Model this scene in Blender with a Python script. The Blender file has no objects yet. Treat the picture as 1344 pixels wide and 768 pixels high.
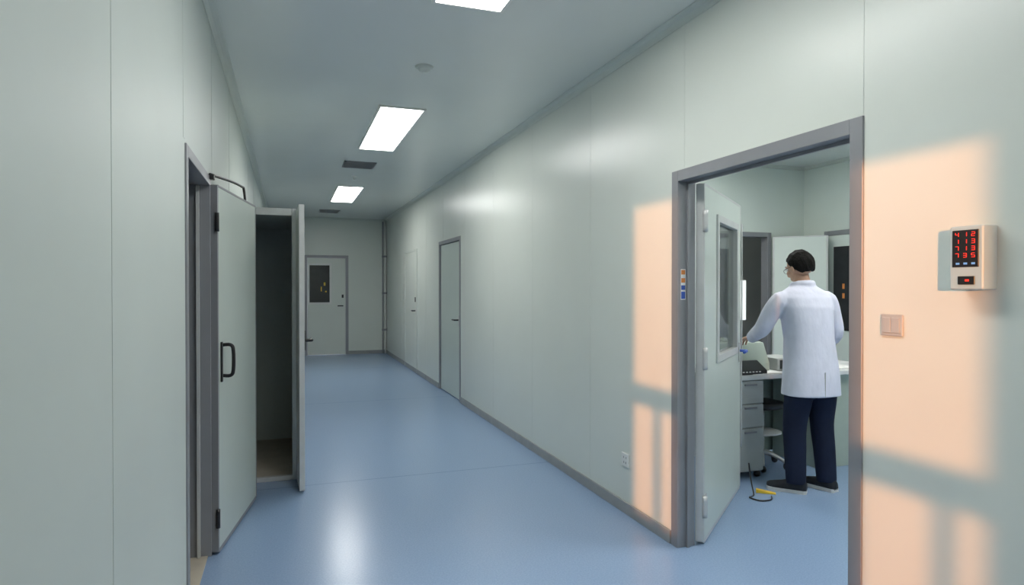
import bpy, bmesh, math, random
from mathutils import Vector, Matrix
random.seed(3)
S = bpy.context.scene
COL = S.collection

# ---------------------------------------------------------------- materials
def mat(name, col, rough=0.5, metal=0.0, noise=0.0, nscale=8.0, bump=0.0, bscale=60.0, emit=None, estr=0.0, alpha=1.0, spec=0.5, stretch=None):
    m = bpy.data.materials.new(name); m.use_nodes = True
    nt = m.node_tree; b = nt.nodes['Principled BSDF']
    b.inputs['Base Color'].default_value = (*col, 1)
    b.inputs['Roughness'].default_value = rough
    b.inputs['Metallic'].default_value = metal
    b.inputs['Specular IOR Level'].default_value = spec
    b.inputs['Alpha'].default_value = alpha
    if emit:
        b.inputs['Emission Color'].default_value = (*emit, 1)
        b.inputs['Emission Strength'].default_value = estr
    tc = nt.nodes.new('ShaderNodeTexCoord'); mp = nt.nodes.new('ShaderNodeMapping')
    nt.links.new(tc.outputs['Object'], mp.inputs[0])
    if stretch: mp.inputs['Scale'].default_value = stretch
    if noise > 0:
        n = nt.nodes.new('ShaderNodeTexNoise'); n.inputs['Scale'].default_value = nscale
        n.inputs['Detail'].default_value = 4
        nt.links.new(mp.outputs[0], n.inputs['Vector'])
        r = nt.nodes.new('ShaderNodeValToRGB')
        r.color_ramp.elements[0].position = 0.3; r.color_ramp.elements[1].position = 0.7
        r.color_ramp.elements[0].color = (*[max(0, c*(1-noise)) for c in col], 1)
        r.color_ramp.elements[1].color = (*[min(1, c*(1+noise)) for c in col], 1)
        nt.links.new(n.outputs['Fac'], r.inputs[0]); nt.links.new(r.outputs[0], b.inputs['Base Color'])
    if bump > 0:
        n2 = nt.nodes.new('ShaderNodeTexNoise'); n2.inputs['Scale'].default_value = bscale
        n2.inputs['Detail'].default_value = 3
        nt.links.new(mp.outputs[0], n2.inputs['Vector'])
        bp = nt.nodes.new('ShaderNodeBump'); bp.inputs['Strength'].default_value = bump; bp.inputs['Distance'].default_value = 0.01
        nt.links.new(n2.outputs['Fac'], bp.inputs['Height']); nt.links.new(bp.outputs[0], b.inputs['Normal'])
    return m

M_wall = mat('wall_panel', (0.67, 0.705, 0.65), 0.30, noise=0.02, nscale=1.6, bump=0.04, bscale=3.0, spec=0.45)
M_wallL_shaded = mat('wall_panel_left_shaded', (0.54, 0.59, 0.555), 0.48, noise=0.02, nscale=1.6, bump=0.03, bscale=3.0, spec=0.25)  # darker copy of the wall panel; left side's dimmer light put into the colour
M_wallin = mat('wall_panel_office', (0.67, 0.73, 0.68), 0.4, noise=0.03, nscale=2)
M_ceil = mat('ceiling_panel', (0.76, 0.79, 0.76), 0.27, noise=0.02, nscale=1.2, bump=0.04, bscale=2.0)
M_leaf = mat('door_leaf_paint', (0.56, 0.62, 0.57), 0.28, noise=0.03, nscale=2)
M_seam = mat('seam_strip', (0.62, 0.655, 0.61), 0.4, noise=0.02)
M_frame = mat('door_frame_steel', (0.27, 0.275, 0.29), 0.38, metal=0.2, noise=0.05, nscale=5)
M_alu = mat('aluminium_edge', (0.58, 0.59, 0.58), 0.38, metal=0.3, noise=0.05)
M_dark = mat('dark_interior', (0.10, 0.11, 0.11), 0.6, noise=0.1)
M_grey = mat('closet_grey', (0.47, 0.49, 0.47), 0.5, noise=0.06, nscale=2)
M_base = mat('baseboard_grey', (0.30, 0.31, 0.31), 0.45, noise=0.08)
M_black = mat('black_plastic', (0.012, 0.012, 0.014), 0.35, noise=0.1)
M_white = mat('white_plastic', (0.72, 0.73, 0.70), 0.4, noise=0.02)
M_bone = mat('bone_plastic', (0.42, 0.53, 0.56), 0.4, noise=0.02)
M_switch = mat('switch_taupe', (0.44, 0.44, 0.43), 0.45, noise=0.03)
M_beige = mat('beige_floor', (0.50, 0.45, 0.37), 0.5, noise=0.08)
M_glass = mat('glass', (0.10, 0.12, 0.12), 0.05, alpha=0.5, noise=0.02)
M_dglass = mat('dark_glass', (0.03, 0.033, 0.035), 0.08, noise=0.1)
M_desk = mat('desk_white', (0.70, 0.71, 0.70), 0.35, noise=0.02)
M_ped = mat('pedestal_grey', (0.42, 0.44, 0.43), 0.4, noise=0.03)
M_console = mat('console_green', (0.40, 0.47, 0.41), 0.4, noise=0.04)
M_paper = mat('paper', (0.8, 0.8, 0.78), 0.8, noise=0.02)
M_red = mat('red_led', (0.4, 0.02, 0.01), 0.5, emit=(1, 0.03, 0.015), estr=1.4)
M_blueled = mat('blue_led', (0.1, 0.2, 0.4), 0.5, emit=(0.3, 0.6, 1), estr=0.4)
M_orange = mat('orange_sticker', (0.7, 0.25, 0.06), 0.5, noise=0.05)
M_blue = mat('blue_sticker', (0.04, 0.10, 0.42), 0.5, noise=0.05)
M_yellow = mat('yellow_tape', (0.75, 0.5, 0.04), 0.5, noise=0.05)
M_lamp = mat('lamp_diffuser', (1, 1, 1), 0.5, emit=(1.0, 1.0, 0.97), estr=17.5)
M_slit = mat('bright_pane', (1, 1, 1), 0.5, emit=(0.95, 1.0, 1.0), estr=1.0)
M_coat = mat('coat_cloth', (0.70, 0.71, 0.82), 0.85, noise=0.05, nscale=12, bump=1.0, bscale=11, stretch=(1, 1, 0.5), spec=0.2)
M_trous = mat('trouser_navy', (0.012, 0.018, 0.04), 0.85, noise=0.15, bump=0.6, bscale=16, stretch=(1, 1, 0.5), spec=0.2)
M_skin = mat('skin', (0.56, 0.33, 0.23), 0.5, noise=0.05, nscale=20)
M_hair = mat('hair', (0.008, 0.007, 0.006), 0.7, noise=0.3, nscale=60, bump=0.9, bscale=120, stretch=(1, 1, 0.25), spec=0.15)
M_shoe = mat('shoe_dark', (0.02, 0.022, 0.028), 0.6, noise=0.2, nscale=40, spec=0.3)
M_sole = mat('shoe_sole', (0.6, 0.6, 0.6), 0.6, noise=0.04)
M_eye = mat('eye_white', (0.8, 0.8, 0.8), 0.3, noise=0.01)

def floor_mat():
    m = bpy.data.materials.new('blue_vinyl'); m.use_nodes = True
    nt = m.node_tree; b = nt.nodes['Principled BSDF']; L = nt.links.new
    tc = nt.nodes.new('ShaderNodeTexCoord')
    n = nt.nodes.new('ShaderNodeTexNoise'); n.inputs['Scale'].default_value = 110; n.inputs['Detail'].default_value = 2
    L(tc.outputs['Object'], n.inputs['Vector'])
    r = nt.nodes.new('ShaderNodeValToRGB')
    r.color_ramp.elements[0].position = 0.3; r.color_ramp.elements[1].position = 0.7
    r.color_ramp.elements[0].color = (0.235, 0.34, 0.515, 1); r.color_ramp.elements[1].color = (0.285, 0.395, 0.575, 1)
    L(n.outputs['Fac'], r.inputs[0])
    # weld seams every 3.4 m along the corridor
    sp = nt.nodes.new('ShaderNodeSeparateXYZ'); L(tc.outputs['Object'], sp.inputs[0])
    a = nt.nodes.new('ShaderNodeMath'); a.operation = 'SUBTRACT'; a.inputs[1].default_value = 4.9 - 3.4*5; L(sp.outputs['Y'], a.inputs[0])
    mo = nt.nodes.new('ShaderNodeMath'); mo.operation = 'PINGPONG'; mo.inputs[1].default_value = 1.7; L(a.outputs[0], mo.inputs[0])
    lt = nt.nodes.new('ShaderNodeMath'); lt.operation = 'LESS_THAN'; lt.inputs[1].default_value = 0.006; L(mo.outputs[0], lt.inputs[0])
    mx = nt.nodes.new('ShaderNodeMixRGB'); mx.blend_type = 'MULTIPLY'; mx.inputs[2].default_value = (0.70, 0.74, 0.79, 1)
    L(lt.outputs[0], mx.inputs[0]); L(r.outputs[0], mx.inputs[1]); L(mx.outputs[0], b.inputs['Base Color'])
    b.inputs['Roughness'].default_value = 0.24
    return m
M_floor = floor_mat()

# ---------------------------------------------------------------- helpers
def empty(name, loc=(0, 0, 0), rotz=0.0, parent=None):
    e = bpy.data.objects.new(name, None); e.location = loc; e.rotation_euler = (0, 0, rotz)
    e.empty_display_size = 0.1
    COL.objects.link(e)
    if parent: e.parent = parent
    return e

def mesh_obj(name, verts, faces, m, parent=None, smooth=False, loc=None, rot=None):
    me = bpy.data.meshes.new(name); me.from_pydata([tuple(v) for v in verts], [], faces)
    bm = bmesh.new(); bm.from_mesh(me); bmesh.ops.recalc_face_normals(bm, faces=bm.faces); bm.to_mesh(me); bm.free()
    me.materials.append(m)
    if smooth:
        for p in me.polygons: p.use_smooth = True
    o = bpy.data.objects.new(name, me); COL.objects.link(o)
    if parent: o.parent = parent
    if loc: o.location = loc
    if rot: o.rotation_euler = rot
    return o

def boxvf(bs):
    V, F = [], []
    for (x0, x1, y0, y1, z0, z1) in bs:
        k = len(V)
        V += [(x0, y0, z0), (x1, y0, z0), (x1, y1, z0), (x0, y1, z0), (x0, y0, z1), (x1, y0, z1), (x1, y1, z1), (x0, y1, z1)]
        F += [tuple(k+i for i in f) for f in [(0, 3, 2, 1), (4, 5, 6, 7), (0, 1, 5, 4), (1, 2, 6, 5), (2, 3, 7, 6), (3, 0, 4, 7)]]
    return V, F

def boxes(name, bs, m, parent=None, bevel=0.0, rel=True):
    """boxes in world coords; converted to the parent's (unrotated) space when rel"""
    if parent and rel:
        lx, ly, lz = parent.location
        bs = [(a-lx, b-lx, c-ly, d-ly, e-lz, f-lz) for a, b, c, d, e, f in bs]
    V, F = boxvf(bs)
    o = mesh_obj(name, V, F, m, parent)
    if bevel > 0:
        md = o.modifiers.new('bevel', 'BEVEL'); md.width = bevel; md.segments = 3; md.limit_method = 'ANGLE'
    return o

def wall_y(name, x0, x1, y0, y1, zt, holes, m):
    bs = []; y = y0
    for (a, b, z0, z1) in sorted(holes):
        bs.append((x0, x1, y, a, 0, zt))
        if z0 > 0: bs.append((x0, x1, a, b, 0, z0))
        bs.append((x0, x1, a, b, z1, zt)); y = b
    bs.append((x0, x1, y, y1, 0, zt))
    return boxes(name, bs, m)
def wall_x(name, y0, y1, x0, x1, zt, holes, m):
    bs = []; x = x0
    for (a, b, z0, z1) in sorted(holes):
        bs.append((x, a, y0, y1, 0, zt))
        if z0 > 0: bs.append((a, b, y0, y1, 0, z0))
        bs.append((a, b, y0, y1, z1, zt)); x = b
    bs.append((x, x1, y0, y1, 0, zt))
    return boxes(name, bs, m)

def tubevf(pts, rad, n=14, flat=1.0, sub=4):
    pts = [Vector(p) for p in pts]
    P, R = [], []
    for i in range(len(pts)-1):
        p0 = pts[max(i-1, 0)]; p1 = pts[i]; p2 = pts[i+1]; p3 = pts[min(i+2, len(pts)-1)]
        for k in range(sub):
            t = k/sub
            P.append(0.5*((2*p1)+(p2-p0)*t+(2*p0-5*p1+4*p2-p3)*t*t+(3*p1-p0-3*p2+p3)*t**3))
            R.append(rad[i]*(1-t)+rad[i+1]*t)
    P.append(pts[-1]); R.append(rad[-1])
    V, F = [], []
    ref = None
    for i, p in enumerate(P):
        d = (P[min(i+1, len(P)-1)]-P[max(i-1, 0)]).normalized()
        if ref is None:
            ref = Vector((1, 0, 0)) if abs(d.x) < 0.8 else Vector((0, 1, 0))
        a = (ref - d*ref.dot(d)).normalized(); b = d.cross(a); ref = a
        for k in range(n):
            t = 2*math.pi*k/n
            V.append(p + a*math.cos(t)*R[i] + b*math.sin(t)*R[i]*flat)
    for i in range(len(P)-1):
        for k in range(n):
            F.append((i*n+k, i*n+(k+1) % n, (i+1)*n+(k+1) % n, (i+1)*n+k))
    F.append(tuple(range(n))[::-1]); F.append(tuple((len(P)-1)*n+k for k in range(n)))
    return V, F
def tube(name, pts, r, m, parent=None, n=10, sub=4):
    rad = r if isinstance(r, (list, tuple)) else [r]*len(pts)
    V, F = tubevf(pts, rad, n, 1.0, sub)
    return mesh_obj(name, V, F, m, parent, smooth=True)
def loftvf(rings, n=28, e=2.3):
    """rings: (z, cx, cy, rx, ry)"""
    V, F = [], []
    for (z, cx, cy, rx, ry) in rings:
        for k in range(n):
            t = 2*math.pi*k/n; c, s = math.cos(t), math.sin(t)
            V.append((cx+rx*math.copysign(abs(c)**(2/e), c), cy+ry*math.copysign(abs(s)**(2/e), s), z))
    for i in range(len(rings)-1):
        for k in range(n):
            F.append((i*n+k, i*n+(k+1) % n, (i+1)*n+(k+1) % n, (i+1)*n+k))
    F.append(tuple(range(n))[::-1]); F.append(tuple((len(rings)-1)*n+k for k in range(n)))
    return V, F
def sphvf(c, r, nu=20, nv=14, rot=None):
    V, F = [], []
    for j in range(nv+1):
        ph = math.pi*j/nv
        for i in range(nu):
            th = 2*math.pi*i/nu
            v = Vector((r[0]*math.sin(ph)*math.cos(th), r[1]*math.sin(ph)*math.sin(th), r[2]*math.cos(ph)))
            if rot: v = rot @ v
            V.append(v+Vector(c))
    for j in range(nv):
        for i in range(nu):
            F.append((j*nu+i, j*nu+(i+1) % nu, (j+1)*nu+(i+1) % nu, (j+1)*nu+i))
    return V, F
def merge(*parts):
    V, F = [], []
    for v, f in parts:
        k = len(V); V += [Vector(q) for q in v]; F += [tuple(k+i for i in g) for g in f]
    return V, F
def fused(name, parts, m, parent, voxel, smooth_it=6, loc=None, rot=None):
    V, F = merge(*parts)
    me = bpy.data.meshes.new(name); me.from_pydata([tuple(v) for v in V], [], F)
    bm = bmesh.new(); bm.from_mesh(me); bmesh.ops.remove_doubles(bm, verts=bm.verts, dist=1e-5)
    bmesh.ops.recalc_face_normals(bm, faces=bm.faces); bm.to_mesh(me); bm.free()
    me.materials.append(m)
    o = bpy.data.objects.new(name, me); COL.objects.link(o)
    if parent: o.parent = parent
    if loc: o.location = loc
    if rot: o.rotation_euler = rot
    r = o.modifiers.new('remesh', 'REMESH'); r.mode = 'VOXEL'; r.voxel_size = voxel; r.use_smooth_shade = True
    s = o.modifiers.new('smooth', 'SMOOTH'); s.factor = 0.5; s.iterations = smooth_it
    return o

# ---------------------------------------------------------------- room shell
H = 2.93
XR, XL, YE, YB = 2.043, -0.40, 14.2, -3.2
boxes('floor', [(-2.3, 7.6, YB-0.1, YE+0.1, -0.1, 0)], M_floor)
boxes('ceiling', [(-2.3, 7.6, YB-0.1, YE+0.1, H, H+0.1)], M_ceil)
wall_y('wall_right', XR, XR+0.1, YB, YE, H, [(1.89, 3.046, 0, 2.04), (7.83, 8.95, 0, 2.05)], M_wall)
wall_y('wall_left', XL-0.1, XL, YB, YE, H, [(-2.17, -1.53, 0.25, 2.13), (-0.48, 0.10, 0.25, 2.16), (2.98, 3.78, 0, 2.0), (6.43, 7.05, 0.25, 2.28)], M_wallL_shaded)
wall_x('wall_end', YE, YE+0.1, XL-0.1, XR+0.1, H, [(0.38, 1.18, 0, 2.08)], M_wall)
boxes('wall_back', [(XL-0.1, XR+0.1, YB-0.1, YB, 0, H)], M_wall)
# office behind the open door
wall_x('wall_office_far', 6.30, 6.40, XR+0.1, 6.14, H, [(4.85, 5.48, 0, 2.06)], M_wallin)
wall_y('wall_office_right', 6.04, 6.14, 0.4, 6.30, H, [], M_wallin)
boxes('wall_office_near', [(XR+0.1, 6.14, 0.3, 0.4, 0, H)], M_wallin)
# alcove behind office doorway
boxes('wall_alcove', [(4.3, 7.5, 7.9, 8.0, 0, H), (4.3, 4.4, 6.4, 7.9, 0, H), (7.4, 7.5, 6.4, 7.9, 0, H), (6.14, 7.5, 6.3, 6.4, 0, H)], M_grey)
# side room behind left doorway
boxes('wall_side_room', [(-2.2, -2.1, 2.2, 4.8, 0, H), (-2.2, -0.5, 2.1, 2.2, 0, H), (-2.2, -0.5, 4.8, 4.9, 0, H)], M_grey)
boxes('floor_side_room', [(-2.1, -0.41, 2.2, 4.8, 0.0, 0.006)], M_beige)
# room behind far right door
boxes('wall_store_room', [(2.9, 3.0, 7.5, 9.3, 0, H), (2.143, 3.0, 7.4, 7.5, 0, H), (2.143, 3.0, 9.3, 9.4, 0, H)], M_dark)

# baseboards
def bb(name, bs): return boxes(name, bs, M_base, bevel=0.003)
bb('baseboard_right', [(XR-0.012, XR, YB, 1.83, 0, 0.075), (XR-0.012, XR, 3.106, 7.77, 0, 0.075), (XR-0.012, XR, 9.01, YE, 0, 0.075)])
bb('baseboard_left', [(XL, XL+0.012, YB, 2.93, 0, 0.075), (XL, XL+0.012, 3.83, 5.08, 0, 0.075), (XL, XL+0.012, 6.4, YE, 0, 0.075)])
bb('baseboard_end', [(XL, 0.33, YE-0.012, YE, 0, 0.075), (1.23, XR, YE-0.012, YE, 0, 0.075)])
bb('baseboard_office', [(2.143, 4.8, 6.288, 6.3, 0, 0.08), (5.53, 6.04, 6.288, 6.3, 0, 0.08), (6.028, 6.04, 0.4, 5.0, 0, 0.08)])
# ceiling cove trims
def cove(name, x, y0, y1, sgn):
    V = []
    prof = [(0, 0), (0, -0.05), (0.004, -0.05), (0.008, -0.034), (0.018, -0.018), (0.034, -0.008), (0.05, -0.004), (0.05, 0)]
    for y in (y0, y1):
        for (a, b) in prof: V.append((x+sgn*a, y, H+b))
    n = len(prof)
    F = [(i, (i+1) % n, n+(i+1) % n, n+i) for i in range(n)] + [tuple(range(n)), tuple(range(n, 2*n))]
    return mesh_obj(name, V, F, M_seam)
cove('trim_1', XR, YB, YE, -1)
cove('trim_2', XL, YB, YE, 1)
boxes('trim_3', [(XL, XR, YE-0.03, YE, H-0.04, H)], M_seam)
boxes('trim_4', [(2.143, 6.04, 6.27, 6.3, H-0.04, H), (6.01, 6.04, 0.4, 6.3, H-0.04, H)], M_seam)
# vertical panel joints: thin cover strips
sb = []
for k in range(-4, 12):
    y = 1.85 + 1.15*k
    lo = 2.10 if (1.80 <= y <= 3.12 or 7.75 < y < 9.02) else 0.075
    sb.append((XR-0.0016, XR, y-0.013, y+0.013, lo, H-0.05))
boxes('trim_5', sb, M_wall, bevel=0.001)
sb = []
for y in (-2.8, 0.64, 1.79, 2.915, 3.95, 5.06, 7.4, 8.55, 9.7, 10.85, 12.0):
    sb.append((XL, XL+0.0012, y-0.02, y+0.02, 2.06 if 2.9 < y < 4 else 0.075, H-0.05))
boxes('trim_6', sb, M_wallL_shaded, bevel=0.0008)

# windows in the left wall (beside / behind the camera; sun enters here)
def window(name, y0, y1, z0, z1, bars):
    e = empty(name, (XL-0.05, (y0+y1)/2, z0))
    bs = [(XL-0.065, XL-0.035, y0, y0+0.012, z0, z1), (XL-0.065, XL-0.035, y1-0.012, y1, z0, z1),
          (XL-0.065, XL-0.035, y0, y1, z0, z0+0.015), (XL-0.065, XL-0.035, y0, y1, z1-0.015, z1),
          (XL-0.065, XL-0.035, y0, y1, 0.93, 1.06)]
    for b in bars: bs.append((XL-0.06, XL-0.04, b-0.025, b+0.025, z0, 0.95))
    boxes('frame', bs, M_alu, e)
window('window_1', -2.17, -1.53, 0.25, 2.13, [-1.97, -1.60])
window('window_2', -0.48, 0.10, 0.25, 2.16, [-0.23])
window('window_3', 6.43, 7.05, 0.25, 2.28, [])

# ---------------------------------------------------------------- doors
def frame_y(e, x0, x1, y0, y1, zt, w, m=M_frame, name='frame'):
    """lining through the wall x0..x1 plus face trim; opening y0..y1"""
    bs = [(x0-0.008, x1+0.008, y0-w, y0, 0, zt+w), (x0-0.008, x1+0.008, y1, y1+w, 0, zt+w), (x0-0.008, x1+0.008, y0, y1, zt, zt+w)]
    o = boxes(name, bs, m, e, bevel=0.003); return o
# main open door (right wall)
d1 = empty('door_1', (XR+0.1, 3.046, 0))
frame_y(d1, XR, XR+0.1, 1.895, 3.041, 2.035, 0.06)
boxes('frame_stop', [(XR+0.05, XR+0.065, 3.026, 3.041, 0, 2.035), (XR+0.05, XR+0.065, 1.895, 1.91, 0, 2.035), (XR+0.05, XR+0.065, 1.91, 3.026, 2.02, 2.035)], M_frame, d1)
boxes('sticker_white', [(XR+0.012, XR+0.043, 3.0395, 3.0405, 1.38, 1.55)], M_paper, d1)
boxes('sticker_orange', [(XR+0.015, XR+0.04, 3.0388, 3.0396, 1.52, 1.545), (XR+0.015, XR+0.04, 3.0388, 3.0396, 1.475, 1.50)], M_orange, d1)
boxes('sticker_blue', [(XR+0.015, XR+0.04, 3.0388, 3.0396, 1.435, 1.46), (XR+0.015, XR+0.04, 3.0388, 3.0396, 1.385, 1.425)], M_blue, d1)

def leaf(parent, loc, rotz, W, z0, z1, th, win=None, m=M_leaf, edge=M_alu):
    e = empty('leaf', loc, rotz, parent)
    L = [(0.02, W-0.02, -th/2, th/2, z0, z1)]
    if win:
        a, b, c, d = win
        L = [(0.02, a, -th/2, th/2, z0, z1), (b, W-0.02, -th/2, th/2, z0, z1), (a, b, -th/2, th/2, z0, c), (a, b, -th/2, th/2, d, z1)]
        boxes('window_rim', [(a-0.03, a+0.015, -th/2-0.012, th/2+0.012, c-0.03, d+0.03), (b-0.015, b+0.03, -th/2-0.012, th/2+0.012, c-0.03, d+0.03),
                             (a, b, -th/2-0.012, th/2+0.012, c-0.03, c+0.015), (a, b, -th/2-0.012, th/2+0.012, d-0.015, d+0.03)], M_alu, e, 0.004, rel=False)
        boxes('window_pane', [(a, b, -0.004, 0.004, c, d)], M_glass, e, rel=False)
    boxes('panel', L, m, e, rel=False)
    boxes('edge_strip', [(0, 0.02, -th/2-0.001, th/2+0.001, z0, z1), (W-0.02, W, -th/2-0.001, th/2+0.001, z0, z1), (0.02, W-0.02, -th/2-0.001, th/2+0.001, z0-0.012, z0+0.012), (0.02, W-0.02, -th/2-0.001, th/2+0.001, z1-0.01, z1+0.004)], edge, e, 0.002, rel=False)
    return e
def lever(e, x, z, y, dirx, m=M_black):
    s = -1 if y < 0 else 1
    boxes('handle_plate', [(x-0.018, x+0.018, min(y, y+s*0.008), max(y, y+s*0.008), z-0.08, z+0.06)], M_alu, e, 0.004, rel=False)
    tube('handle', [(x, y, z), (x, y+s*0.045, z), (x+dirx*0.03, y+s*0.055, z), (x+dirx*0.12, y+s*0.055, z)], 0.010, m, e)
l1 = leaf(d1, (0.035, -0.01, 0), math.radians(41.6), 1.17, 0.02, 2.03, 0.045, win=(0.36, 1.0, 1.02, 1.86))
for z in (0.22, 1.05, 1.82):
    tube('hinge', [(0.0, -0.03, z-0.06), (0.0, -0.03, z+0.06)], 0.015, M_alu, l1)
    boxes('hinge_plate', [(0.0, 0.06, -0.029, -0.0225, z-0.06, z+0.06)], M_alu, l1, rel=False)
lever(l1, 1.11, 1.0, -0.0225, -1, M_blue)
tube('door_chain', [(1.165, -0.03, 1.9), (1.167, -0.032, 1.4), (1.165, -0.03, 0.9), (1.167, -0.03, 0.3)], 0.005, M_alu, l1)

# left wall door
d2 = empty('door_2', (XL, 3.78, 0))
frame_y(d2, XL-0.1, XL, 2.985, 3.775, 1.995, 0.05)
boxes('frame_stop', [(XL-0.06, XL-0.045, 3.755, 3.775, 0, 1.99), (XL-0.06, XL-0.045, 2.985, 3.005, 0, 1.99)], M_alu, d2)
l2 = leaf(d2, (0.022, 0.0, 0), math.radians(80.6), 0.93, 0.02, 2.0, 0.04, edge=M_frame)
tube('pull_handle', [(0.10, -0.02, 1.13), (0.10, -0.06, 1.13), (0.10, -0.075, 1.10), (0.10, -0.075, 0.99), (0.10, -0.06, 0.96), (0.10, -0.02, 0.96)], 0.010, M_black, l2)
boxes('lock', [(0.05, 0.07, -0.03, -0.02, 0.93, 1.15)], M_black, l2, 0.003, rel=False)
for z in (0.2, 1.8):
    tube('hinge', [(-0.004, -0.02, z-0.05), (-0.004, -0.02, z+0.05)], 0.011, M_black, l2)
tube('closer_arm', [(0.01, -0.03, 2.05), (0.08, 0.45, 2.09), (0.115, 0.78, 2.11), (0.125, 0.82, 2.10), (0.135, 0.82, 2.0)], 0.008, M_black, d2)
boxes('closer_body', [(XL-0.0, XL+0.03, 3.74, 3.79, 2.025, 2.05)], M_black, d2, 0.004)

# closet projecting from left wall
CX = 0.062
d3 = empty('storage_closet', (-0.155, 5.7, 0))
boxes('shell', [(CX-0.03, CX, 5.12, 6.4, 0, 2.02), (XL+0.002, CX, 6.37, 6.4, 0, 2.02), (XL+0.002, CX, 5.12, 6.4, 1.99, 2.03)], M_wallL_shaded, d3)
boxes('lining', [(XL+0.002, XL+0.012, 5.12, 6.37, 0.02, 1.99)], M_grey, d3)
boxes('closet_floor', [(XL+0.002, CX-0.03, 5.10, 6.37, 0, 0.03)], M_beige, d3)
boxes('front_frame', [(XL+0.002, XL+0.05, 5.08, 5.12, 0, 2.04), (CX-0.035, CX, 5.08, 5.12, 0, 2.04), (XL+0.05, CX-0.035, 5.08, 5.12, 1.985, 2.04), (XL+0.05, CX-0.035, 5.08, 5.12, 0, 0.035)], M_alu, d3, 0.004)
l3 = leaf(d3, (CX+0.155+0.014, -0.61, 0), math.radians(-87.5), 0.36, 0.02, 2.03, 0.035, m=M_wall)
tube('lever', [(0.29, 0.0, 1.07), (0.29, 0.065, 1.07), (0.25, 0.075, 1.07), (0.18, 0.075, 1.07)], 0.011, M_black, l3)
tube('bolt', [(0.29, 0.018, 1.0), (0.29, 0.018, 1.14)], 0.012, M_black, l3)
for z in (0.25, 1.8): tube('hinge', [(0.0, 0.02, z-0.05), (0.0, 0.02, z+0.05)], 0.010, M_alu, l3)

# far closed door, right wall
d4 = empty('door_3', (XR, 8.39, 0))
frame_y(d4, XR, XR+0.1, 7.835, 8.945, 2.045, 0.05)
boxes('leaf', [(XR+0.015, XR+0.055, 7.84, 8.94, 0.01, 2.04)], M_leaf, d4, 0.003)
tube('handle', [(-0.0+0.015, -0.46, 1.03), (-0.04, -0.46, 1.03), (-0.045, -0.43, 1.03), (-0.045, -0.34, 1.03)], 0.010, M_black, d4)
boxes('handle_plate', [(XR+0.008, XR+0.015, 7.91, 7.95, 0.95, 1.09)], M_alu, d4, 0.002)
# further flush door
d5 = empty('door_4', (XR, 11.2, 0))
boxes('frame', [(XR-0.012, XR, 10.62, 10.66, 0.0, 2.1), (XR-0.012, XR, 11.76, 11.80, 0.0, 2.1), (XR-0.012, XR, 10.66, 11.76, 2.06, 2.1)], M_seam, d5, 0.002)
boxes('leaf', [(XR-0.006, XR, 10.665, 11.755, 0.01, 2.055)], M_wall, d5)
tube('handle', [(-0.006, -0.42, 1.05), (-0.05, -0.42, 1.05), (-0.05, -0.39, 1.05), (-0.05, -0.30, 1.05)], 0.011, M_black, d5)
boxes('lock', [(XR-0.016, XR-0.006, 10.75, 10.79, 1.2, 1.28)], M_black, d5)
# end-wall door
d6 = empty('door_5', (0.78, YE, 0))
boxes('frame', [(0.33, 0.385, YE-0.012, YE+0.1, 0, 2.13), (1.175, 1.23, YE-0.012, YE+0.1, 0, 2.13), (0.385, 1.175, YE-0.012, YE+0.1, 2.075, 2.13)], M_frame, d6, 0.003)
boxes('leaf', [(0.39, 0.42, YE+0.01, YE+0.05, 0.01, 2.07), (0.85, 1.17, YE+0.01, YE+0.05, 0.01, 2.07), (0.42, 0.85, YE+0.01, YE+0.05, 0.01, 1.12), (0.42, 0.85, YE+0.01, YE+0.05, 1.92, 2.07)], M_wall, d6)
boxes('window_rim', [(0.39, 0.43, YE-0.01, YE+0.01, 1.08, 1.96), (0.84, 0.88, YE-0.01, YE+0.01, 1.08, 1.96), (0.43, 0.84, YE-0.01, YE+0.01, 1.08, 1.125), (0.43, 0.84, YE-0.01, YE+0.01, 1.915, 1.96)], M_white, d6)
boxes('window_pane', [(0.42, 0.85, YE+0.025, YE+0.035, 1.12, 1.92)], M_dglass, d6)
boxes('notice', [(0.72, 0.755, YE+0.02, YE+0.024, 1.48, 1.55), (0.66, 0.68, YE+0.02, YE+0.024, 1.36, 1.46), (0.75, 0.78, YE+0.02, YE+0.024, 1.34, 1.37)], M_yellow, d6)
tube('handle', [(0.33, 0.01, 1.05), (0.33, -0.05, 1.05), (0.30, -0.05, 1.05), (0.22, -0.05, 1.05)], 0.012, M_black, d6)
boxes('lock', [(1.09, 1.13, YE-0.002, YE+0.01, 1.22, 1.29)], M_black, d6)

# office doors
d7 = empty('door_6', (5.48, 6.30, 0))
boxes('frame', [(4.80, 4.855, 6.285, 6.40, 0, 2.11), (5.475, 5.53, 6.285, 6.40, 0, 2.11), (4.855, 5.475, 6.285, 6.40, 2.055, 2.11)], M_frame, d7, 0.003)
leaf(d7, (0.04, -0.05, 0), math.radians(-47), 0.60, 0.02, 2.05, 0.04, m=M_wallin)
d8 = empty('door_7', (6.04, 5.5, 0))
boxes('frame', [(6.02, 6.04, 5.91, 5.965, 0, 2.11), (6.02, 6.04, 5.03, 5.085, 0, 2.11), (6.02, 6.04, 5.085, 5.91, 2.055, 2.11)], M_frame, d8, 0.003)
boxes('leaf', [(6.028, 6.04, 5.09, 5.905, 0.01, 2.05)], M_wallin, d8)
boxes('window_pane', [(6.018, 6.028, 5.2, 5.82, 0.95, 1.92)], M_dglass, d8)
boxes('notice', [(6.014, 6.018, 5.66, 5.69, 1.43, 1.49), (6.014, 6.018, 5.66, 5.69, 1.32, 1.38)], M_orange, d8)
boxes('window_8', [(6.38, 6.47, 7.885, 7.9, 0.96, 1.55)], M_slit)  # emissive pane on the alcove wall; its glow stands in for daylight

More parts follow.
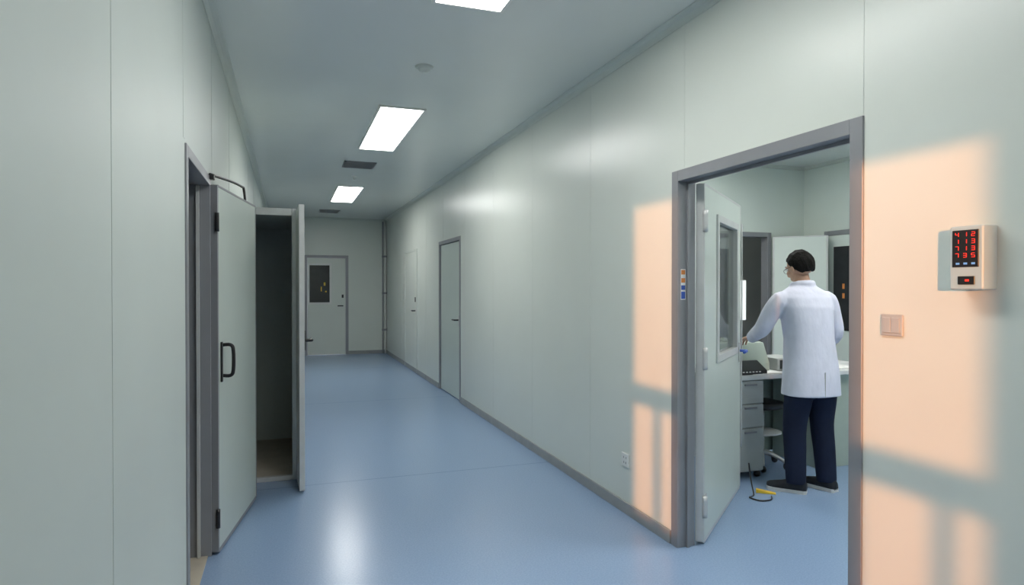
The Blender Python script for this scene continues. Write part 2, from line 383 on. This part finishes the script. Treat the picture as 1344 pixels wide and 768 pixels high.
# ---------------------------------------------------------------- ceiling things
def lamp(name, x0, x1, y0, y1):
    e = empty(name, ((x0+x1)/2, (y0+y1)/2, H))
    w = 0.018
    boxes('frame', [(x0-w, x0, y0-w, y1+w, H-0.014, H), (x1, x1+w, y0-w, y1+w, H-0.014, H), (x0, x1, y0-w, y0, H-0.014, H), (x0, x1, y1, y1+w, H-0.014, H)], M_white, e)
    boxes('diffuser', [(x0, x1, y0, y1, H-0.008, H)], M_lamp, e)
nm = 'ceiling_light_panel'
for i, a in enumerate([(0.72, 1.07, 5.28, 6.95), (0.72, 1.07, 1.55, 3.25), (0.70, 1.05, 9.65, 11.4), (0.72, 1.07, -2.3, -0.6), (3.4, 4.1, 1.7, 3.0), (3.4, 4.1, 4.6, 5.7), (5.0, 5.3, 7.0, 7.3)]):  # panels behind the camera, in office and alcove are unseen, added for brightness
    lamp(nm if i == 0 else f'{nm}.{i:03d}', *a)
def vent(name, x0, x1, y0, y1):
    e = empty(name, ((x0+x1)/2, (y0+y1)/2, H))
    bs = [(x0, x0+0.02, y0, y1, H-0.012, H), (x1-0.02, x1, y0, y1, H-0.012, H), (x0, x1, y0, y0+0.02, H-0.012, H), (x0, x1, y1-0.02, y1, H-0.012, H)]
    n = int((y1-y0)/0.05)
    for k in range(1, n): bs.append((x0, x1, y0+k*(y1-y0)/n-0.008, y0+k*(y1-y0)/n+0.008, H-0.012, H-0.002))
    boxes('grille', bs, M_frame, e)
    boxes('duct', [(x0+0.01, x1-0.01, y0+0.01, y1-0.01, H-0.002, H)], M_black, e)
vent('ceiling_air_vent', 0.63, 1.0, 7.72, 8.12)
vent('ceiling_air_vent.001', 0.57, 0.95, 12.7, 13.2)
V, F = loftvf([(H, 0, 0, 0.062, 0.062), (H-0.012, 0, 0, 0.06, 0.06), (H-0.02, 0, 0, 0.04, 0.04), (H-0.035, 0, 0, 0.032, 0.032), (H-0.042, 0, 0, 0.015, 0.015)], 24, 2)
mesh_obj('smoke_detector', [(x, y, z-H) for x, y, z in V], F, M_seam, loc=(0.868, 4.26, H))
V, F = loftvf([(0, 0, 0, 0.04, 0.04), (-0.008, 0, 0, 0.035, 0.035), (-0.02, 0, 0, 0.012, 0.012), (-0.045, 0, 0, 0.010, 0.010), (-0.046, 0, 0, 0.02, 0.02), (-0.05, 0, 0, 0.02, 0.02)], 16, 2)
mesh_obj('fire_sprinkler', V, F, M_white, loc=(0.84, 8.75, H))

# corner conduit at the far end
pe = empty('wall_conduit_pipe', (XR-0.03, YE-0.05, 0))
tube('pipe', [(0, 0, 0.0), (0, 0, 1.4), (0, 0, H-0.05)], 0.018, M_white, pe)
tube('pipe_thin', [(-0.05, 0.02, 0.0), (-0.05, 0.02, 1.4), (-0.05, 0.02, H-0.05)], 0.014, M_frame, pe)
boxes('clips', [(XR-0.10, XR, YE-0.08, YE, z, z+0.04) for z in (0.5, 1.3, 2.1)], M_frame, pe)

# ---------------------------------------------------------------- wall devices
ac = empty('access_control_keypad', (XR, 1.402, 1.44))
PF = XR-0.066
boxes('housing', [(PF, XR, 1.352, 1.456, 1.442, 1.640)], M_bone, ac, 0.006)
boxes('screen', [(PF-0.0025, PF+0.001, 1.364, 1.446, 1.512, 1.627)], M_black, ac, 0.002)
boxes('sensor', [(PF-0.003, PF+0.001, 1.376, 1.428, 1.458, 1.484)], M_black, ac, 0.004)
boxes('lens', [(PF-0.004, PF-0.0025, 1.392, 1.404, 1.468, 1.474)], M_red, ac)
dg = {'1': 'bc', '7': 'abc', '3': 'abgcd', '5': 'afgcd', '4': 'fgbc', '2': 'abged', '8': 'abcdefg'}
bs = []
rows = ['412', '113', '713', '735']
for ri, row in enumerate(rows):
    for ci, ch in enumerate(row):
        yc = 1.430 - 0.025*ci; zc = 1.613 - 0.0215*ri; w, h, t = 0.0048, 0.0060, 0.0008
        seg = {'a': (0, h, 1), 'g': (0, 0, 1), 'd': (0, -h, 1), 'f': (w, h/2, 0), 'b': (-w, h/2, 0), 'e': (w, -h/2, 0), 'c': (-w, -h/2, 0)}
        for q in dg[ch]:
            dy, dz, hor = seg[q]
            if hor: bs.append((PF-0.0035, PF-0.0024, yc+dy-w, yc+dy+w, zc+dz-t, zc+dz+t))
            else: bs.append((PF-0.0035, PF-0.0024, yc+dy-t, yc+dy+t, zc+dz-h/2, zc+dz+h/2))
boxes('red_digits', bs, M_red, ac)
boxes('status_icons', [(PF-0.0035, PF-0.0024, 1.374+0.024*k, 1.385+0.024*k, 1.520, 1.526) for k in range(3)], M_blueled, ac)
sw = empty('light_switch', (XR, 1.711, 1.314))
boxes('plate', [(XR-0.008, XR, 1.667, 1.755, 1.275, 1.353)], M_switch, sw, 0.004)
boxes('rocker', [(XR-0.011, XR-0.007, 1.677, 1.709, 1.287, 1.341), (XR-0.011, XR-0.007, 1.713, 1.745, 1.287, 1.341)], M_switch, sw, 0.002)
ou = empty('power_outlet', (XR, 3.623, 0.343))
boxes('plate', [(XR-0.009, XR, 3.578, 3.668, 0.30, 0.386)], M_white, ou, 0.004)
boxes('sockets', [(XR-0.0095, XR-0.0085, 3.608, 3.613, 0.32, 0.334), (XR-0.0095, XR-0.0085, 3.633, 3.638, 0.32, 0.334), (XR-0.0095, XR-0.0085, 3.604, 3.609, 0.353, 0.364), (XR-0.0095, XR-0.0085, 3.637, 3.642, 0.353, 0.364)], M_black, ou)

# ---------------------------------------------------------------- office furniture
dk = empty('office_desk', (3.9, 4.25, 0))
boxes('top', [(3.15, 4.75, 3.94, 4.62, 0.75, 0.785)], M_desk, dk, 0.005)
boxes('modesty_panel', [(3.45, 4.72, 4.55, 4.58, 0.02, 0.75)], M_console, dk)
boxes('end_panel', [(4.70, 4.73, 3.97, 4.6, 0, 0.75)], M_console, dk)
boxes('side_cabinet', [(3.98, 4.68, 4.0, 4.5, 0.0, 0.75)], M_console, dk, 0.004)
pd = empty('drawer_pedestal', (3.29, 4.2, 0))
boxes('carcass', [(3.17, 3.42, 3.975, 4.50, 0.05, 0.745)], M_ped, pd, 0.004)
boxes('drawer_fronts', [(3.175, 3.415, 3.96, 3.977, z0, z1) for z0, z1 in ((0.06, 0.38), (0.39, 0.56), (0.57, 0.74))], M_ped, pd, 0.004)
boxes('drawer_pulls', [(3.24, 3.35, 3.95, 3.961, z, z+0.014) for z in (0.345, 0.53, 0.705)], M_frame, pd, 0.002)
for i, (x, y) in enumerate([(3.2, 4.0), (3.39, 4.0), (3.2, 4.46), (3.39, 4.46)]):
    tube('caster', [(x-3.29-0.012, y-4.2, 0.025), (x-3.29+0.012, y-4.2, 0.025)], 0.025, M_black, pd, n=16)
# workstation console on desk
cn = empty('control_console', (3.40, 4.3, 0.785))
def prism(name, x0, x1, prof, m, parent):
    V = [(x0, y, z) for y, z in prof] + [(x1, y, z) for y, z in prof]; n = len(prof)
    F = [(i, (i+1) % n, n+(i+1) % n, n+i) for i in range(n)] + [tuple(range(n))[::-1], tuple(range(n, 2*n))]
    o = mesh_obj(name, V, F, m, parent); md = o.modifiers.new('b', 'BEVEL'); md.width = 0.006; md.segments = 2; return o
prism('body', -0.20, 0.22, [(-0.17, 0), (-0.17, 0.06), (-0.10, 0.22), (0.22, 0.24), (0.22, 0)], M_console, cn)
boxes('button_panel', [(-0.1, 0.1, -0.02, 0.05, 0.225, 0.232)], M_black, cn, 0.003, rel=False)
lb = empty('label_printer', (3.31, 4.03, 0.785))
prism('body', -0.11, 0.15, [(-0.06, 0), (-0.06, 0.03), (0.05, 0.095), (0.07, 0.095), (0.07, 0)], M_black, lb)
boxes('keys', [(-0.08+0.03*k, -0.065+0.03*k, -0.065, -0.058, 0.018, 0.026) for k in range(6)], M_white, lb, rel=False)
sh = empty('paper_sheets', (3.42, 4.0, 0.787))
mesh_obj('sheet', *boxvf([(-0.10, 0.12, -0.04, 0.1, 0, 0.002)]), M_paper, sh, rot=(0, 0, 0.3))
mesh_obj('sheet_top', *boxvf([(-0.03, 0.18, -0.03, 0.12, 0.002, 0.004)]), M_paper, sh, rot=(0, 0, -0.15))
sh2 = empty('document_stack', (4.27, 4.15, 0.786))
mesh_obj('sheets', *boxvf([(-0.10, 0.12, -0.14, 0.14, 0, 0.012)]), M_paper, sh2, rot=(0, 0, 0.2))
hl = empty('desk_lamp', (4.45, 4.42, 0.785))
V, F = loftvf([(0, 0, 0, 0.07, 0.07), (0.018, 0, 0, 0.065, 0.065), (0.022, 0, 0, 0.02, 0.02)], 20, 2); mesh_obj('base', V, F, M_black, hl)
tube('arm', [(0, 0, 0.02), (0.02, 0, 0.16), (-0.03, -0.02, 0.27), (-0.13, -0.05, 0.29), (-0.2, -0.07, 0.22)], 0.012, M_black, hl)
V, F = tubevf([(-0.18, -0.07, 0.25), (-0.22, -0.08, 0.19)], [0.02, 0.055], 16); mesh_obj('shade', V, F, M_black, hl, True)
bx = empty('instrument_box', (3.775, 4.22, 0.785))
boxes('case', [(-0.11, 0.11, -0.13, 0.13, 0, 0.10)], M_ped, bx, 0.008, rel=False)
boxes('front_panel', [(-0.09, 0.09, -0.134, -0.129, 0.015, 0.085)], M_black, bx, 0.002, rel=False)
# stool
st = empty('office_stool', (3.62, 4.22, 0))
V, F = loftvf([(0.47, 0, 0, 0.12, 0.12), (0.48, 0, 0, 0.155, 0.15), (0.51, 0, 0, 0.165, 0.16), (0.53, 0, 0, 0.15, 0.15), (0.535, 0, 0, 0.10, 0.1)], 28, 2.6); mesh_obj('seat', V, F, M_black, st, True)
tube('post', [(0, 0, 0.1), (0, 0, 0.47)], 0.022, M_alu, st)
V, F = loftvf([(0.27, 0, 0, 0.13, 0.13), (0.275, 0, 0, 0.14, 0.14), (0.29, 0, 0, 0.14, 0.14)], 28, 2.6); mesh_obj('foot_shelf', V, F, M_desk, st, True)
for k in range(5):
    a = 2*math.pi*k/5+0.3
    tube('leg', [(0, 0, 0.12), (0.1*math.cos(a), 0.1*math.sin(a), 0.10), (0.19*math.cos(a), 0.19*math.sin(a), 0.055)], [0.02, 0.016, 0.012], M_alu, st)
    tube('caster', [(0.19*math.cos(a)-0.01, 0.19*math.sin(a), 0.025), (0.19*math.cos(a)+0.01, 0.19*math.sin(a), 0.025)], 0.025, M_black, st, n=14)
# floor cable and yellow door wedge
cb = empty('floor_cable', (2.95, 3.55, 0))
tube('cable', [(0.14, 0.18, 0.20), (0.13, 0.14, 0.07), (0.10, 0.08, 0.006), (0.04, 0.05, 0.006), (0.06, -0.03, 0.006), (0.14, -0.04, 0.006), (0.2, 0.02, 0.006)], 0.005, M_black, cb)
dw = empty('door_wedge', (3.16, 3.66, 0)); dw.rotation_euler = (0, 0, 0.9)
prism('wedge', -0.02, 0.02, [(-0.08, 0), (-0.08, 0.006), (0.05, 0.025), (0.05, 0)], M_yellow, dw)

# ---------------------------------------------------------------- person
pz = empty('person', (3.515, 3.60, 0), math.radians(-7))
def lean(z): return -max(0, z-0.9)*0.075      # torso leans to the figure's left
LW, RW = Vector((-0.25, 0.335, 1.07)), Vector((0.15, 0.30, 0.955))
torso = loftvf([(z, lean(z), cy, rx, ry) for z, cy, rx, ry in [(0.685, -0.005, 0.207, 0.152), (0.71, -0.005, 0.205, 0.150), (0.82, -0.005, 0.198, 0.146), (0.95, 0, 0.186, 0.138),
                (1.08, 0.0, 0.176, 0.127), (1.20, 0.005, 0.184, 0.128), (1.31, 0.012, 0.196, 0.128), (1.375, 0.018, 0.192, 0.115),
                (1.42, 0.024, 0.158, 0.094), (1.452, 0.03, 0.100, 0.077), (1.475, 0.034, 0.070, 0.068)]], 36, 2.35)
slL = tubevf([(-0.155, 0.015, 1.36), (-0.218, 0.03, 1.35), (-0.262, 0.075, 1.27), (-0.295, 0.13, 1.155), (-0.280, 0.225, 1.11), tuple(LW)], [0.055, 0.070, 0.065, 0.058, 0.051, 0.043], 20)
slR = tubevf([(0.085, 0.015, 1.36), (0.150, 0.025, 1.35), (0.198, 0.035, 1.25), (0.235, 0.05, 1.11), (0.210, 0.16, 1.03), tuple(RW)], [0.055, 0.070, 0.065, 0.059, 0.051, 0.043], 20)
LX = lean(1.47)
collar_pts = [(LX+0.073*math.cos(t), 0.034+0.070*math.sin(t), 1.470-0.012*math.sin(t)) for t in [math.radians(a) for a in range(115, 426, 20)]]
collar = tubevf(collar_pts, [0.015]*len(collar_pts), 10, 1.4)
fused('lab_coat', [torso, slL, slR, collar], M_coat, pz, 0.008, 3)
boxes('coat_vent', [(-0.0015, 0.0015, -0.1565, -0.150, 0.69, 0.86)], M_ped, pz, rel=False)
# trousers
legs = [loftvf([(0.67, 0, 0, 0.165, 0.112), (0.80, 0, 0, 0.17, 0.12), (0.92, 0, 0, 0.15, 0.11)], 28),
        tubevf([(-0.085, 0, 0.80), (-0.098, 0.0, 0.66), (-0.112, 0.018, 0.47), (-0.122, 0.0, 0.28), (-0.128, -0.02, 0.06)], [0.100, 0.096, 0.080, 0.074, 0.066], 20),
        tubevf([(0.085, 0, 0.80), (0.098, 0.0, 0.66), (0.108, 0.018, 0.47), (0.116, 0.0, 0.28), (0.12, -0.02, 0.06)], [0.100, 0.096, 0.080, 0.074, 0.066], 20)]
fused('trousers', legs, M_trous, pz, 0.010, 4)
# shoes
def shoe(x, y, yaw, tag):
    e = empty('shoe_'+tag, (x, y, 0), yaw, pz)
    prof = [(-0.075, 0.026, 0.055), (-0.06, 0.036, 0.075), (-0.02, 0.038, 0.085), (0.03, 0.040, 0.075), (0.09, 0.047, 0.055), (0.14, 0.047, 0.045), (0.175, 0.036, 0.036), (0.19, 0.018, 0.028)]
    V, F = [], []; n = 14
    for (yy, w, h) in prof:
        for k in range(n):
            t = math.pi*k/(n-1)
            V.append((w*math.cos(t), yy, 0.018+h*abs(math.sin(t))**0.75))
    for i in range(len(prof)-1):
        for k in range(n): F.append((i*n+k, i*n+(k+1) % n, (i+1)*n+(k+1) % n, (i+1)*n+k))
    F.append(tuple(range(n))); F.append(tuple((len(prof)-1)*n+k for k in range(n)))
    mesh_obj('upper', V, F, M_shoe, e, True)
    V, F = [], []
    out = [(w+0.004, yy) for yy, w, h in prof]; ring = [(w, yy) for w, yy in out]+[(-w, yy) for w, yy in out[::-1]]
    for z in (0, 0.024): V += [(a, b, z) for a, b in ring]
    m_ = len(ring); F = [(i, (i+1) % m_, m_+(i+1) % m_, m_+i) for i in range(m_)]+[tuple(range(m_))[::-1], tuple(range(m_, 2*m_))]
    mesh_obj('sole', V, F, M_sole, e)
shoe(-0.13, -0.015, math.radians(45), 'left'); shoe(0.12, -0.015, math.radians(20), 'right')
# hands
def hand(name, wrist, fwd, up, side):
    f = Vector(fwd).normalized(); u = Vector(up); u = (u-f*u.dot(f)).normalized(); s = f.cross(u)*side  # s towards thumb
    w = Vector(wrist)
    def P(a, b, c): return w+f*a+s*b+u*c
    R = Matrix((s, f, u)).transposed()
    parts = [tubevf([P(-0.05, 0, 0), P(0.0, 0, 0), P(0.03, 0, 0)], [0.027, 0.025, 0.022], 14),
             sphvf(P(0.052, 0.0, 0), (0.041, 0.052, 0.017), 18, 12, R)]
    for k, (b, L, r) in enumerate([(0.030, 0.072, 0.0085), (0.010, 0.080, 0.009), (-0.011, 0.074, 0.0085), (-0.030, 0.058, 0.0078)]):
        parts.append(tubevf([P(0.07, b*0.85, 0), P(0.095, b, 0.0), P(0.095+L*0.42, b*1.12, -0.006), P(0.095+L*0.72, b*1.18, -0.022), P(0.095+L*0.9, b*1.18, -0.038)],
                            [r*1.1, r*1.08, r, r*0.92, r*0.75], 10))
    parts.append(tubevf([P(0.02, 0.018, -0.002), P(0.045, 0.045, -0.008), P(0.072, 0.062, -0.016), P(0.098, 0.066, -0.024)], [0.015, 0.0125, 0.0105, 0.008], 10))
    fused(name, parts, M_skin, pz, 0.0035, 3)
hand('hand_left', LW+Vector((0, 0.005, 0)), (0.05, 1, -0.22), (0, 0.2, 1), 1)
hand('hand_right', RW+Vector((0, 0.005, 0)), (-0.1, 1, -0.42), (0, 0.4, 1), -1)
# head
hd = empty('head', (LX-0.012, 0.052, 1.586), 0, pz); hd.rotation_euler = (math.radians(-16), math.radians(-4), math.radians(12))
tube('neck', [(LX, 0.028, 1.40), (LX, 0.034, 1.47), (LX-0.01, 0.048, 1.56)], [0.062, 0.054, 0.054], M_skin, pz, n=20)
parts = [sphvf((0, -0.012, 0.025), (0.075, 0.094, 0.092), 24, 18),
         sphvf((0, 0.022, -0.03), (0.058, 0.064, 0.074), 20, 14),
         sphvf((0, 0.055, -0.078), (0.026, 0.024, 0.022)),
         tubevf([(0, 0.084, 0.018), (0, 0.098, -0.006), (0, 0.106, -0.026), (0, 0.088, -0.036)], [0.007, 0.009, 0.013, 0.009], 10),
         sphvf((0, 0.083, -0.056), (0.022, 0.009, 0.005)), sphvf((0, 0.082, -0.066), (0.019, 0.009, 0.006)),
         sphvf((0, 0.078, 0.028), (0.05, 0.012, 0.008)),
         sphvf((0.040, 0.058, -0.02), (0.022, 0.022, 0.02)), sphvf((-0.040, 0.058, -0.02), (0.022, 0.022, 0.02))]
for sx in (-1, 1):
    parts.append(sphvf((sx*0.080, -0.008, -0.012), (0.009, 0.019, 0.031), rot=Matrix.Rotation(sx*0.35, 3, 'Z')))
fused('face', parts, M_skin, hd, 0.004, 3)
for sx in (-1, 1):
    V, F = sphvf((sx*0.031, 0.075, 0.008), (0.012, 0.010, 0.008)); mesh_obj('eye', V, F, M_eye, hd, True)
    V, F = sphvf((sx*0.031, 0.083, 0.008), (0.005, 0.003, 0.005)); mesh_obj('iris', V, F, M_black, hd, True)
    rim = [(sx*0.032+0.023*math.cos(t), 0.097-abs(0.2*0.023*math.cos(t)), 0.004+0.016*math.sin(t)) for t in [2*math.pi*k/16 for k in range(17)]]
    tube('glasses_rim', rim, 0.0014, M_black, hd, 6, 1)
    tube('glasses_temple', [(sx*0.055, 0.093, 0.008), (sx*0.073, 0.06, 0.012), (sx*0.080, 0.0, 0.012), (sx*0.081, -0.02, -0.002)], 0.0015, M_black, hd, 6)
    tube('eyebrow', [(sx*0.016, 0.087, 0.032), (sx*0.034, 0.084, 0.037), (sx*0.050, 0.074, 0.032)], [0.002, 0.003, 0.0015], M_hair, hd, 6)
tube('glasses_bridge', [(-0.010, 0.097, 0.006), (0, 0.102, 0.010), (0.010, 0.097, 0.006)], 0.0014, M_black, hd, 6)
# hair: cap outside the skull above the hairline, sinking inside the head elsewhere
V, F = sphvf((0, 0, 0), (1, 1, 1), 72, 52)
HV = []
for v in V:
    v = Vector(v); f = v.y; z = v.z
    line = 0.50 if f > 0.6 else (-0.02 + 0.52*(max(0, f-0.2)/0.4)) if f > 0.2 else (-0.02 - 0.70*min(1, (0.2-f)/0.6))
    k = max(0, min(1, (z-line)/0.14+0.4)); k = k*k*(3-2*k)
    tuft = 0.035*math.sin(9*v.x+4*v.z)*math.sin(11*f+3) + 0.035*random.random()
    rr = 0.82+(1.11-0.82)*k + (tuft if k > 0.9 else 0)
    HV.append(Vector((v.x*0.075*rr, -0.014+v.y*0.096*rr, 0.020+v.z*0.093*(rr+0.06*k*max(0, z)))))
mesh_obj('hair', HV, F, M_hair, hd, True)

# ---------------------------------------------------------------- lights, world, camera
sun = bpy.data.lights.new('sun', 'SUN'); sun.energy = 4.5; sun.color = (1.0, 0.41, 0.155); sun.angle = math.radians(1.0)
so = bpy.data.objects.new('sun', sun); COL.objects.link(so); so.location = (-6, -6, 4)
so.rotation_euler = Vector((2.443, 3.42, -0.20)).to_track_quat('-Z', 'Y').to_euler()
w = bpy.data.worlds.new('world'); S.world = w; w.use_nodes = True
w.node_tree.nodes['Background'].inputs[0].default_value = (0.75, 0.8, 0.9, 1); w.node_tree.nodes['Background'].inputs[1].default_value = 0.6

cam = bpy.data.cameras.new('camera'); cam.lens = 840/1344*36; cam.sensor_width = 36
co = bpy.data.objects.new('camera', cam); COL.objects.link(co)
co.location = (0, 0, 1.45); co.rotation_euler = (math.radians(90-0.48), 0, math.radians(-19.29)); cam.clip_start = 0.02
S.camera = co
S.view_settings.view_transform = 'Standard'
S.view_settings.exposure = 0.0
S.cycles.caustics_reflective = False
S.cycles.sample_clamp_indirect = 8.0
